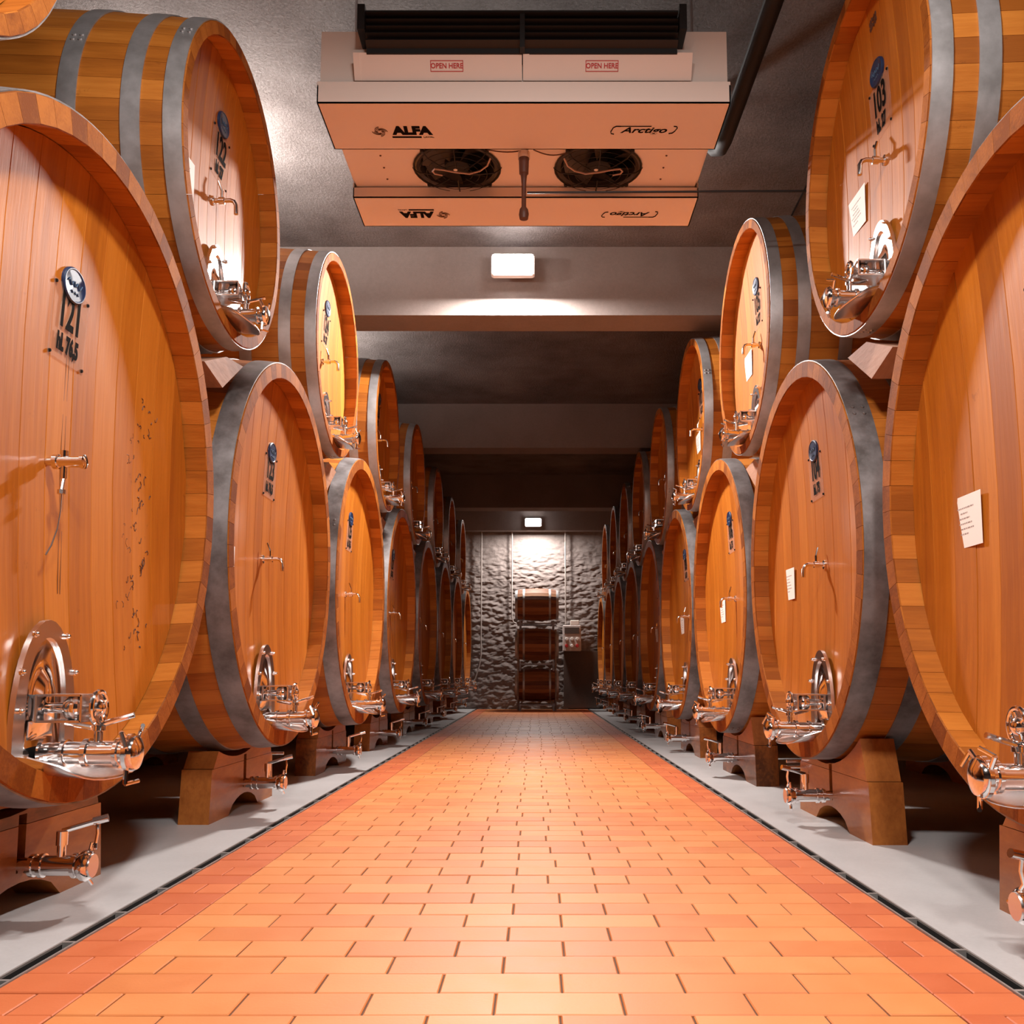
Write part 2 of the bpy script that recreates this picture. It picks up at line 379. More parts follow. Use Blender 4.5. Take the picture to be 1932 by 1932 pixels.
def hoop_mesh(K, t0, t1, idx):
    mb = MB(); n = 96; vs = []; prof = []
    for t, o in ((t0, 0), (t0, .005), ((t0+t1)/2, .0055), (t1, .005), (t1, 0)): prof.append((-t, K.r(t)+o))
    for t, r in prof:
        for j in range(n): a = 2*math.pi*j/n; vs.append((t, r*math.sin(a), r*math.cos(a)))
    mb.add(vs, [(k*n+j, k*n+(j+1) % n, (k+1)*n+(j+1) % n, (k+1)*n+j) for k in range(4) for j in range(n)])
    a0 = .6+idx*.9                                              # lap joint with two rivets
    for da in (-.02, .02):
        for f in (.3, .7):
            t = t0+(t1-t0)*f; r = K.r(t)+.005; a = a0+da
            mb.lathe([(0, .009), (.004, .007), (.005, .002)], (-t, r*math.sin(a), r*math.cos(a)), (0, math.sin(a), math.cos(a)), 8)
    return mb.mesh('hoop', 'hoop_aged' if K.tier == 'lower' else 'hoop', 40)
def arch(wd, z0, z1, n=18, sq=1.0):
    """outline in (y, z): straight sides, round top"""
    h = min(wd*.95*sq, (z1-z0)*.9); p = [(-wd/2, z0), (wd/2, z0)]
    for j in range(n+1): a = math.pi*j/n; p.append((wd/2*math.cos(a), z1-h+h*math.sin(a)))
    return p
FR = lambda x0, y0, z0: (lambda u, v, w_: Vector((x0+w_, y0+u, z0+v)))
def end_grain(m, tip=-.008):
    m.materials.append(M['endgrain'])
    for p in m.polygons:
        if all(m.vertices[i].co.x > tip for i in p.vertices): p.material_index = 1
    return m
def build_parts(K):
    """fittings shared by the casks of one size: (name, mesh, list of sub-parts)"""
    k = K.k; c = K.cache; xh = -K.rec-K.dish; Ri = K.R-K.ch
    c['stave'] = end_grain(MB().add(*stave_geo(K, -math.pi/K.nst*.985, math.pi/K.nst*.985)).mesh('stave', 'stave', 25))
    mb = MB()
    for i in range(K.nst): a = 2*math.pi*i/K.nst; e = math.pi/K.nst*.985; mb.add(*stave_geo(K, a-e, a+e, 6))
    c['staves'] = end_grain(mb.mesh('staves', 'stave', 25))
    rg = random.Random(int(K.R*1000)); mb = MB(); c['planks'] = []
    for i in range(K.npl):
        g = head_geo(K, i, rg.uniform(-.001, .001)); mb.add(*g); c['planks'].append(MB().add(*g).mesh('head_plank', 'head', 25, fix=False))
    c['head'] = mb.mesh('head_planks', 'head', 25, fix=False)
    c['backing'] = MB().lathe([(0, Ri+.01), (.02, Ri+.01)], (-K.rec-K.dish-.05, 0, 0), (1, 0, 0), 40).mesh('head_backing', 'dark_inside', 0)
    c['back_head'] = MB().lathe([(0, Ri+.004), (.04, Ri+.004)], (-K.L+K.rec, 0, 0), (1, 0, 0), 40).mesh('rear_head', 'stave', 0)
    c['hoops'] = [hoop_mesh(K, a, b, i) for i, (a, b) in enumerate(K.hoops)]+[hoop_mesh(K, K.L-b, K.L-a, i+3) for i, (a, b) in enumerate(K.hoops)]
    # --- manway: arched steel plate, polished door, clamp frame with hand knob
    zb, zt = -Ri+.004, -Ri+.004+.435*k; wd = .335*k; xp = -K.rec+.006
    out_, in_ = arch(wd, zb, zt), arch(wd*.66, zb+.035, zt-.05*k)
    mb = MB(); n = len(out_)
    F = [(xp, y, z) for y, z in out_]; I = [(xp, y, z) for y, z in in_]; F0 = [(xp-.016, y, z) for y, z in out_]; I0 = [(xp-.012, y, z) for y, z in in_]
    mb.strip(F, I); mb.strip(F0, F); mb.strip(I, I0)
    c['plate'] = mb.mesh('manway_plate', 'steel', 30)
    # door: dished polished sheet
    mb = MB(); vs = []; rings = 6; ctr = (0, (zb+zt)/2-.01)
    for q in range(rings+1):
        s_ = 1-q/rings
        for y, z in in_: vs.append((xp-.010+.022*math.sin((1-s_)*math.pi/2)-.020*math.exp(-((1-s_)*3-1.2)**2*3), y*s_, ctr[1]+(z-ctr[1])*s_))
    for q in range(rings):
        for j in range(n): fs = (q*n+j, q*n+(j+1) % n, (q+1)*n+(j+1) % n, (q+1)*n+j); mb.f.append(fs)
    mb.v = vs; c['door'] = mb.mesh('manway_door', 'chrome', 60)
    bolt = MB().lathe([(0, .010*k), (.006, .010*k), (.007, .0075*k), (.012, .0070*k), (.016, .003)], (0, 0, 0), (1, 0, 0), 10).mesh('bolt', 'chrome', 40)
    c['bolt'] = bolt; m_ = wd*.43; hgt = zt-zb
    c['bolt_pos'] = [(xp, s*m_, zb+f*hgt) for s in (-1, 1) for f in (.12, .42, .66)]+[(xp, s*wd*.26, zb+.90*hgt) for s in (-1, 1)]
    zc = zb+.43*hgt; mb = MB(); bw = .048*k                       # clamp frame
    for s in (-1, 1):
        mb.box(xp, xp+.125*k, -bw*1.25, bw*1.25, zc+s*bw*.75-.003, zc+s*bw*.75+.003)
    mb.box(xp+.122*k, xp+.128*k, -bw*1.25, bw*1.25, zc-bw*.78, zc+bw*.78)
    for s in (-1, 1): mb.cyl((xp, s*bw*1.2, zc-bw*.75), (xp, s*bw*1.2, zc+bw*.75), .006*k, 8)
    c['frame'] = mb.mesh('clamp_frame', 'steel', 30)
    mb = MB().lathe([(0, .014*k), (.045*k, .016*k), (.05*k, .030*k), (.065*k, .037*k), (.085*k, .037*k), (.10*k, .028*k), (.108*k, .014*k), (.13*k, .012*k), (.132*k, .022*k), (.142*k, .024*k), (.15*k, .018*k), (.155*k, .008*k)], (xp+.01, 0, zc), (1, 0, 0), 18)
    mb.tube([(xp+.148*k, .046*k*math.cos(a*math.pi/12), zc+.046*k*math.sin(a*math.pi/12)) for a in range(25)], .0075*k, 8)
    for j in range(4):
        a = j*math.pi/2+.5; mb.cyl((xp+.148*k, 0, zc), (xp+.148*k, .046*k*math.cos(a), zc+.046*k*math.sin(a)), .006*k, 8)
    c['knob'] = mb.mesh('hand_knob', 'chrome', 40)
    # --- outlet valve
    zv = zb+.062*k; xv = xp
    pr = [(0, .048), (.012, .048), (.013, .030), (.055, .030), (.056, .038), (.066, .038), (.067, .032), (.115, .032), (.116, .041), (.130, .041), (.131, .034), (.205, .034), (.206, .043), (.216, .043), (.217, .036), (.232, .036), (.234, .050), (.250, .052), (.262, .046), (.272, .022)]
    c['valve'] = MB().lathe([(a*k, b*k) for a, b in pr], (xv, 0, zv), (1, 0, 0), 22).mesh('outlet_valve', 'chrome', 35)
    mb = MB().lathe([(0, .012*k), (.03*k, .012*k), (.032*k, .018*k), (.045*k, .018*k)], (xv+.15*k, 0, zv+.03*k), (0, 0, 1), 12)
    mb.tube([(xv+.15*k, 0, zv+.075*k), (xv+.165*k, .01, zv+.082*k), (xv+.24*k, .02, zv+.105*k)], .008*k, 8)
    mb.tube([(xv+.13*k, .0, zv+.07*k), (xv+.06*k, -.01, zv+.085*k)], .007*k, 8)
    c['handle'] = mb.mesh('valve_handle', 'chrome', 40)
    mb = MB().lathe([(.236*k, .0505*k), (.237*k, .054*k), (.248*k, .054*k), (.249*k, .0505*k)], (xv, 0, zv), (1, 0, 0), 20, closed=False)
    for a in (.5, 2.2, 4.2):                                      # wing clamp on the end cap
        mb.cyl((xv+.242*k, .045*k*math.cos(a), zv+.045*k*math.sin(a)), (xv+.242*k, .088*k*math.cos(a+.2), zv+.088*k*math.sin(a+.2)), .007*k, 8)
        mb.cyl((xv+.242*k, .088*k*math.cos(a+.2), zv+.088*k*math.sin(a+.2)), (xv+.262*k, .080*k*math.cos(a+.7), zv+.080*k*math.sin(a+.7)), .006*k, 8)
    c['clamp'] = mb.mesh('wing_clamp', 'chrome', 40)
    # --- drip tray: a curved apron over the chime
    vs = []; fs = []; nn = 14; mm = 6; hw = wd*.5
    for i in range(mm+1):
        f = i/mm
        for j in range(nn+1):
            a = math.pi*j/nn; y = -hw*math.cos(a)*(1-.04*f)
            x = xp+.002+(.205*k)*f*(.18+.82*math.sin(a)**.45)
            z = zb+.006-.022*max(f-.45, 0)*(.3+.7*math.sin(a))+(.055*(1-math.sin(a))**2*k)
            vs.append((x, y, z))
    m1 = len(vs); vs += [(x, y, z-.003) for x, y, z in vs]
    for i in range(mm):
        for j in range(nn):
            b = i*(nn+1)+j; fs += [(b, b+1, b+nn+2, b+nn+1), (m1+b, m1+b+nn+1, m1+b+nn+2, m1+b+1)]
    for j in range(nn): b = mm*(nn+1)+j; fs.append((b, b+1, m1+b+1, m1+b))
    mb = MB().add(vs, fs); mb.tube([vs[mm*(nn+1)+j] for j in range(nn+1)], .0045, 6)
    c['tray'] = mb.mesh('drip_tray', 'steel', 50)
    # --- tasting tap
    xt = xh; mb = MB().lathe([(0, .022), (.010, .022), (.011, .010), (.030, .010), (.032, .016), (.056, .016), (.058, .010)], (xt, 0, 0), (1, 0, 0), 14)
    mb.tube([(xt+.05, 0, 0), (xt+.082, 0, .002), (xt+.098, 0, -.004), (xt+.107, 0, -.020), (xt+.109, 0, -.062)], .0095, 10)
    c['tap'] = mb.mesh('tasting_tap', 'chrome', 40)
    c['tap_handle'] = MB().cyl((xt+.044, 0, .01), (xt+.044, 0, .045), .007, 8).tube([(xt+.044, 0, .04), (xt+.04, -.005, .055), (xt+.03, -.012, .085)], .0055, 8).mesh('tap_handle', 'chrome', 40)
    # --- enamel badge (oval) and its relief
    vs = []; mb = MB(); nn = 28
    for xo, s_ in ((0, 1), (.008, 1), (.012, .93), (.012, .88), (.010, .84), (.010, .001)):
        for j in range(nn): a = 2*math.pi*j/nn; vs.append((xo, .068*s_*math.cos(a), .054*s_*math.sin(a)))
    mb.add(vs, [(q*nn+j, q*nn+(j+1) % nn, (q+1)*nn+(j+1) % nn, (q+1)*nn+j) for q in range(5) for j in range(nn)])
    c['badge'] = mb.mesh('enamel_badge', 'badge', 40)
    mb = MB()
    mb.tube([(.011, -.040+.08*j/12, .004+.009*math.sin(j*1.7)) for j in range(13)], .0022, 5)
    mb.tube([(.011, -.022+.044*j/8, -.022+.004*math.sin(j*2.1)) for j in range(9)], .0016, 5)
    c['relief'] = mb.mesh('badge_relief', 'badge_line', 0)
    mb = MB().box(0, .003, -.105, .105, -.115, .115); c['acrylic'] = mb.mesh('number_plate', 'acrylic', 0)
    mb = MB()
    for s in (-1, 1):
        for u in (-1, 1): mb.lathe([(0, .006), (.006, .005)], (0, s*.097, u*.106), (1, 0, 0), 8)
    c['pins'] = mb.mesh('plate_pins', 'ink', 0)
    mb = MB().box(0, .0012, -.105, .105, -.085, .085); c['notice'] = mb.mesh('paper_notice', 'paper', 0)
    mb = MB()
    for q in range(6):
        a = -.06+.012*((q*5) % 3); e = .055-.014*((q*7) % 4); z = .045-.017*q; y = a
        while y < e: wl = .008+.010*((int(y*1000)*7+q) % 3)/2; mb.box(.0012, .0016, y, min(y+wl, e), z-.0022, z+.0022); y += wl+.004
    c['print'] = mb.mesh('notice_print', 'grey_ink', 0)
for K in (KLL, KLR, KUL, KUR): build_parts(K)
num_cache = {}
def num_mesh(body, size, sx=.62, offset=.0038):
    key = (body, size)
    if key not in num_cache: num_cache[key] = text_mesh('painted_number', body, size, 'ink', FR(0, 0, 0), offset=offset, sx=sx)
    return num_cache[key]
def head_x(K, y, z):
    Ri = K.R-K.ch+.004; return -K.rec-K.dish*(1-(y*y+z*z)/(Ri*Ri))
def cask(K, side, x, d, z, detail, label, group, number, volume, notice=None, roll=0.0, tap_style=0, badge_y=0.0, far=False):
    c = K.cache
    e = empty('wine_cask', (x, d, z), (0, 0, 0 if side == 'L' else math.pi)); tag(e, label, 'cask', group)
    rg = random.Random(int(d*100)+(5 if side == 'L' else 9))
    ph = rg.uniform(0, .1)+roll
    sg = (-1 if side == 'L' else 1)*(1 if K.tier == 'lower' else 0); my, ty = .085*sg, .06*sg
    if detail:
        for i in range(K.nst): put('stave', c['stave'], e, None, (-(2*math.pi*i/K.nst+ph), 0, 0))
        for i in range(K.npl): put('head_plank', c['planks'][i], e, None, (roll, 0, 0))
    else:
        tag(put('staves', c['staves'], e, None, (ph, 0, 0)), kind='stuff'); tag(put('head_planks', c['head'], e, None, (roll, 0, 0)), kind='stuff')
    put('head_backing', c['backing'], e); put('rear_head', c['back_head'], e)
    for i, h in enumerate(c['hoops']): put('hoop', h, e, None, (rg.uniform(0, 6.28), 0, 0))
    pl = put('manway_plate', c['plate'], e, (0, my, 0)); put('manway_door', c['door'], pl); put('clamp_frame', c['frame'], pl); put('hand_knob', c['knob'], pl)
    if not far:
        for p in c['bolt_pos']: put('bolt', c['bolt'], pl, p)
    v = put('outlet_valve', c['valve'], e, (0, my, 0)); put('valve_handle', c['handle'], v); put('wing_clamp', c['clamp'], v)
    put('drip_tray', c['tray'], e, (0, my, .003))
    if tap_style == 0:
        t_ = put('tasting_tap', c['tap'], e, (0, ty, -.03)); put('tap_handle', c['tap_handle'], t_)
    else:
        xt = -K.rec-K.dish
        mb = MB().lathe([(0, .012), (.02, .012), (.022, .022), (.035, .022), (.036, .017), (.10, .017), (.102, .021), (.112, .021), (.116, .01)], (xt, 0, 0), (1, 0, 0), 16).cyl((xt+.05, 0, 0), (xt+.05, 0, .032), .012, 10).cyl((xt+.052, 0, -.01), (xt+.052, 0, -.05), .009, 10)
        t_ = put('tasting_tap', mb.mesh('tasting_tap', 'chrome', 40), e, (0, ty, -.01))
        put('tap_nozzle', MB().cyl((xt+.052, 0, -.05), (xt+.052, -.008, -.085), .006, 8).lathe([(0, .012), (.012, .012)], (xt+.052, -.008, -.085), (0, 0, -1), 8).mesh('tap_nozzle', 'steel', 30), t_)
        put('hanging_wire', MB().tube([(xt+.052, -.008, -.09), (xt+.05, -.004, -.14), (xt+.047, -.012, -.20), (xt+.042, -.03, -.25), (xt+.035, -.045, -.28)], .0028, 6).mesh('hanging_wire', 'steel', 30), t_)
    zb_, zn = (.55, .45) if K.tier == 'lower' else (.36, .235)
    bx = head_x(K, badge_y, zb_); bd = put('enamel_badge', c['badge'], e, (bx, badge_y, zb_), (0, .055, 0)); put('badge_relief', c['relief'], bd)
    nx = head_x(K, badge_y, zn-.02)
    if number:
        np_ = put('number_plate', c['acrylic'], e, (nx+.002, badge_y, zn-.03), (0, .045, 0)); tag(put('plate_pins', c['pins'], np_), kind='stuff')
        put('painted_number', num_mesh(number, .15), np_, (.0033, 0, .035))
        if volume: put('painted_number', num_mesh(volume, .07), np_, (.0033, 0, -.062))
    if notice:
        ny, nz = notice; nn_ = put('paper_notice', c['notice'], e, (head_x(K, ny, nz)+.003, ny, nz), (rg.uniform(-.04, .04), 0, 0)); put('notice_print', c['print'], nn_)
    return e
def strokes(K, name, items, parent, mat='brown_ink', th=.0022):
    mb = MB()
    for pts in items: mb.tube([(head_x(K, y, z)+.0005, y, z) for y, z in pts], th, 4)
    return tag(put(name, mb.mesh(name, mat, 0), parent), kind='stuff')
LLO = [2.76, 4.93, 7.08, 9.22, 11.42, 13.55, 15.68, 17.95]; ZLL = 1.33
LUP = [1.79, 3.95, 6.09, 8.20, 10.31, 12.50, 14.60, 16.8]; ZLU = 2.808
RLO = [2.48, 4.62, 6.68, 8.72, 10.70, 12.69, 14.68, 16.67, 18.65]; ZRL = 1.265
RUP = [3.59, 5.72, 7.76, 9.80, 11.74, 13.68, 15.6, 17.55]; ZRU = 2.79
ORD = ['first', 'second', 'third', 'fourth', 'fifth', 'sixth', 'seventh', 'eighth', 'ninth']
WL_, WR_ = -1.30, 1.283
lab = ['huge oak cask numbered 121 with a hanging wire on its small tap', 'lower oak cask glossy with a bright lamp reflection, second along the left side']
for i, d in enumerate(LLO):
    l_ = lab[i] if i < 2 else 'lower oak cask, %s from the near end of the left side' % ORD[i]
    cask(KLL, 'L', WL_, d, ZLL, i < 3, l_, 'lower casks on the left side', ['121', '123', '125', '127', '129', '131', '133', '135'][i], 'hl. 76,5', notice=(-.70, -.12) if i == 1 else None, roll=R_([3, 1.0, 0, 1, 0, -1, 1, 0][i]), tap_style=1 if i == 0 else 0, far=i > 4)
big = bpy.data.objects['wine_cask']; rs = random.Random(11); it = []
for q in range(64):                                               # reddish hand-written marks down one stave
    z = .34-.014*q+rs.uniform(-.02, .02); y = .52+.05*math.sin(q*.35)+rs.uniform(-.07, .06); a = rs.uniform(0, 6.28); l_ = rs.uniform(.004, .018)
    it.append([(y+l_*math.cos(a+t*.8)*t*.5, z+l_*math.sin(a+t*.9)*t*.6) for t in range(4)])
strokes(KLL, 'ink_marks', it, big)
strokes(KLL, 'wood_cracks', [[(.03-.02*math.sin(z*3.1)-.03*(.4-z)+dx*(1-abs(z)), z) for z in [.36-.05*t for t in range(16)]] for dx in (0, .022)], big, th=.0013)
for i, d in enumerate(LUP):
    l_ = ('orange oak cask end cut off by the top left corner of the photo' if i == 0 else 'upper oak cask numbered 122 with steel hoops, beside the hanging cooler' if i == 1 else 'upper oak cask, %s from the near end of the left side' % ORD[i])
    cask(KUL, 'L', WL_-.008, d, ZLU, i < 4, l_, 'upper casks on the left side', ['120', '122', '124', '126', '128', '130', '132', '134'][i], 'hl. 27', notice=(-.36, -.10) if i == 1 else None, badge_y=.06, roll=R_([1, -1, 1, 0, 1, 0, 1, 0][i]), far=i > 4)
for i, d in enumerate(RLO):
    l_ = ('huge oak cask at the right edge with a large white notice' if i == 0 else 'lower oak cask numbered 104 with a broad dark front hoop' if i == 1 else 'lower oak cask, %s from the near end of the right side' % ORD[i])
    cask(KLR, 'R', WR_, d, ZRL, i < 3, l_, 'lower casks on the right side', ['102', '104', '106', '108', '110', '112', '114', '116', '118'][i], 'hl. 75', notice=[(-.53, -.07), (-.53, -.07), (-.37, -.09), (-.3, -.09), (-.26, -.1), (-.26, -.1), (-.3, -.1), None, None][i], roll=R_([0, -1, 0, 1, 0, 1, 0, 0, 1][i]), far=i > 4)
for i, d in enumerate(RUP):
    l_ = 'upper oak cask numbered 103 with a white notice left of its shining manway' if i == 0 else 'upper oak cask, %s from the near end of the right side' % ORD[i]
    cask(KUR, 'R', WR_+.007, d, ZRU, i < 3, l_, 'upper casks on the right side', ['103', '105', '107', '109', '111', '113', '115', '117'][i], 'hl. 27', notice=[(-.32, -.09), (-.30, -.07), (-.2, -.1), (-.2, -.1), None, None, None, None][i], badge_y=-.02, roll=R_([0, 2, 0, 1, 0, 1, 0, 0][i]), far=i > 4)

up103 = [o for o in bpy.data.objects if o.get('label', '').startswith('upper oak cask numbered 103')][0]
strokes(KUR, 'ink_marks', [[(-.04+.02*k+.010*math.sin(t*1.9+k), .585-.022*r-.012*math.cos(t*2.3+k)) for t in range(5)] for r in range(2) for k in range(4)], up103, th=.0028)

# ------------------------------------------------------------------ cradles under the lower casks
def cradle(side, x, d, dd, zc, Rb, label, rods, far):
    """local frame as for the casks: +x to the aisle"""
    e = empty('cask_cradle', (x, d+dd, 0), (0, 0, 0 if side == 'L' else math.pi)); tag(e, label, 'cradle', 'wooden cradles under the lower casks')
    cy = -dd if side == 'L' else dd                              # cask centre in the cradle frame
    for x0, x1, nm in ((-.145, 0, 'front'), (-1.50, -1.36, 'rear')):
        for part, tv in (('base_beam', 0), ('saddle_beam', 1)):
            if tv == 0:
                p = [(-.535, 0), (-.25, 0)]+[(-.25+.50*j/8, .085*math.sin(math.pi*j/8)**.6) for j in range(1, 8)]+[(.25, 0), (.535, 0), (.51, .252)]
                if nm == 'front': p += [(.022, .252), (.022, .115), (-.022, .115), (-.022, .252)]
                p += [(-.51, .252)]
            else:
                hw = .425; g = .012; p = [(-.49, .254)]
                if nm == 'front': p += [(-.022, .254), (-.022, .285), (.022, .285), (.022, .254)]
                p += [(.49, .254)]
                for j in range(13):
                    y = hw-2*hw*j/12; zz = zc-math.sqrt(max((Rb+g)**2-(y-cy)**2, 0)); p.append((y, min(max(zz, .262), .60)))
            # split concave outline into a fan-safe n-gon via triangulation
            mb = MB().prism(p, x0, x1); m = mb.mesh(part, 'cradle', 0); put(part, m, e)
    # drain cock poking through the slot
    k = .8; z = .135; mb = MB().lathe([(a*k, b*k) for a, b in ((-.06, .03), (.04, .03), (.041, .042), (.055, .042), (.056, .036), (.075, .036), (.076, .044), (.09, .044), (.091, .037), (.20, .037), (.201, .046), (.214, .046), (.215, .04), (.235, .056), (.25, .058), (.262, .05), (.27, .03))], (0, 0, z), (1, 0, 0), 20)
    v = put('drain_cock', CR.setdefault('cock', mb.mesh('drain_cock', 'chrome', 35)), e)
    if 'cap' not in CR:
        CR['cap'] = MB().lathe([(0, .036), (.004, .034)], (.214, 0, z), (1, 0, 0), 16).mesh('end_cap', 'steel', 30)
        mb = MB().cyl((.12, 0, z+.025), (.12, 0, z+.085), .013, 12).cyl((.12, 0, z+.06), (.12, 0, z+.10), .017, 12)
        mb.tube([(.12, 0, z+.10), (.16, .015, z+.112), (.215, .03, z+.128)], .008, 8).cyl((.20, .026, z+.125), (.24, .036, z+.135), .012, 10)
        mb.tube([(.21, .03, z+.12), (.213, .028, z+.09), (.208, .03, z+.06), (.212, .02, z+.045)], .005, 6)
        CR['lever'] = mb.mesh('lever', 'chrome', 40)
        mb = MB().lathe([(.19, .037), (.19, .043), (.203, .043), (.203, .037)], (0, 0, z), (1, 0, 0), 20, closed=False)
        for a in (1.0, 3.0, 5.0):
            mb.cyl((.195, .04*math.cos(a), z+.04*math.sin(a)), (.20, .068*math.cos(a+.2), z+.068*math.sin(a+.2)), .006, 8)
        CR['wing'] = mb.mesh('wing_clamp', 'chrome', 40)
    put('end_cap', CR['cap'], v); put('lever', CR['lever'], v)
    if not far: put('wing_clamp', CR['wing'], v)
    for (ry, rz) in rods: put('steel_rod', MB().cyl((-.30, ry, rz), (.06, ry, rz), .009, 10).mesh('steel_rod', 'steel', 30), e)
CR = {}
for i, d in enumerate(LLO): cradle('L', -1.537, d, .12, ZLL, 1.031, 'dark wooden cradle under the %s lower cask of the left side' % ORD[i], [(.54, .245)] if i == 1 else [], i > 4)
for i, d in enumerate(RLO): cradle('R', 1.393, d, -.10, ZRL, .976, 'dark wooden cradle under the %s lower cask of the right side' % ORD[i], [(-.56, .243), (-.56, .215)] if i == 1 else [], i > 4)

# ------------------------------------------------------------------ wedges between lower and upper casks
for side, x, lo, up, zu, Ru, zl, Rl, zk in (('L', -1.36, LLO, LUP, ZLU, .712, ZLL, 1.03, 2.055), ('R', 1.35, RLO, RUP, ZRU, .733, ZRL, .975, 1.99)):
    sg = 1 if side == 'L' else -1
    for i in range(len(lo)-1):
        dm = (lo[i]+lo[i+1])/2+(.15 if i == 0 else .04)
        e = empty('support_wedge', (x, dm, zk-(0 if i == 0 else .05)), (0, 0, 0 if side == 'L' else math.pi))
        tag(e, 'pale wooden wedge between the %s and %s lower casks of the %s side' % (ORD[i], ORD[i+1], 'left' if side == 'L' else 'right'), 'wedge', 'wedges that carry the upper casks')
        zt = min(zu-Ru-zk+(0 if i == 0 else .05)-.004, .085)
        poly = [(-.25, -.075), (-.02, -.115), (.25, .07), (.02, zt)] if sg > 0 else [(-.25, .075), (.02, -.105), (.25, -.055), (-.02, zt)]
        put('block', MB().prism(poly, -.13, 0).mesh('block', 'wedge', 0), e)
        poly2 = [(a*.96, b*.96) for a, b in poly]
        put('block', MB().prism(poly2, -1.4, -1.1).mesh('block', 'wedge', 0), e)

# ------------------------------------------------------------------ hanging air cooler
ac = empty('air_cooler', (0, 4.2, 3.40)); tag(ac, 'large cream air cooler with two fans hanging from the ceiling', 'air cooler')
ACX0, ACX1 = -1.04, .925
def A(x, y, z): return (x, y-4.2, z-3.40)
def abox(mb, x0, x1, y0, y1, z0, z1): return mb.box(x0, x1, y0-4.2, y1-4.2, z0-3.4, z1-3.4)
mb = MB(); abox(mb, ACX0+.005, ACX1-.005, 4.245, 4.26, 3.47, 3.79); abox(mb, ACX0+.005, ACX1-.005, 5.38, 5.395, 3.47, 3.79)
abox(mb, ACX0+.005, ACX0+.02, 4.26, 5.38, 3.49, 3.79); abox(mb, ACX1-.02, ACX1-.005, 4.26, 5.38, 3.49, 3.79); abox(mb, ACX0+.02, ACX1-.02, 4.26, 5.38, 3.775, 3.79)
put('housing', mb.mesh('housing', 'white_metal', 0), ac)
def tray(y0, y1):
    mb = MB(); t = .006
    abox(mb, ACX0, ACX1, y0, y1, 3.40, 3.40+t); abox(mb, ACX0, ACX1, y0, y0+t, 3.40, 3.507 if y0 < 4.5 else 3.46)
    abox(mb, ACX0, ACX1, y1-t, y1, 3.40, 3.46 if y0 < 4.5 else 3.507)
    abox(mb, ACX0, ACX0+t, y0, y1, 3.40, 3.49); abox(mb, ACX1-t, ACX1, y0, y1, 3.40, 3.49)
    return mb.mesh('drip_pan', 'white_metal', 0)
pan1 = put('drip_pan', tray(4.205, 4.602), ac); pan2 = put('drip_pan', tray(5.095, 5.44), ac)
mb = MB()
FANX = (-.432, .341); FY = 4.90; FR_ = .222; yA, yB, x0, x1 = 4.602, 5.095, ACX0+.02, ACX1-.02
# fan plate with two round openings: triangulated by hand as radial quads out to a square, plus strips
def plate_with_holes():
    mb = MB(); n = 32; edges = [x0, (FANX[0]+FANX[1])/2, x1]; Y0, Y1 = 4.55, 5.15
    for q, cx in enumerate(FANX):
        ax, bx = edges[q], edges[q+1]; vs = []; outer = []
        for j in range(n):
            a = 2*math.pi*j/n; vs.append(A(cx+FR_*math.cos(a), FY+FR_*math.sin(a), 3.47))
            c_, s_ = math.cos(a), math.sin(a)
            k = min(((bx-cx)/c_ if c_ > 1e-6 else (ax-cx)/c_ if c_ < -1e-6 else 1e9), ((Y1-FY)/s_ if s_ > 1e-6 else (Y0-FY)/s_ if s_ < -1e-6 else 1e9))
            outer.append(A(cx+k*c_, FY+k*s_, 3.47))
        mb.strip(vs, outer)
        for cxn, cyn in ((ax, Y0), (bx, Y0), (bx, Y1), (ax, Y1)):     # corners
            best = sorted(range(n), key=lambda j: (outer[j][0]-cxn)**2+(outer[j][1]-(cyn-4.2))**2)
            a_ = [j for j in best[:4] if abs(outer[j][0]-cxn) < 1e-4][:1]; b_ = [j for j in best[:4] if abs(outer[j][1]-(cyn-4.2)) < 1e-4][:1]
            if a_ and b_ and a_ != b_: mb.add([outer[a_[0]], outer[b_[0]], A(cxn, cyn, 3.47)], [(0, 1, 2)])
    return mb.mesh('fan_plate', 'white_metal', 0)
fp = put('fan_plate', plate_with_holes(), ac)
mb = MB()
for xx in (-.833, .70):
    for yy in (4.66, 4.78, 4.90, 5.02): mb.lathe([(0, .006), (.004, .005)], A(xx, yy, 3.47), (0, 0, -1), 8)
put('plate_screws', mb.mesh('plate_screws', 'cable', 0), fp)
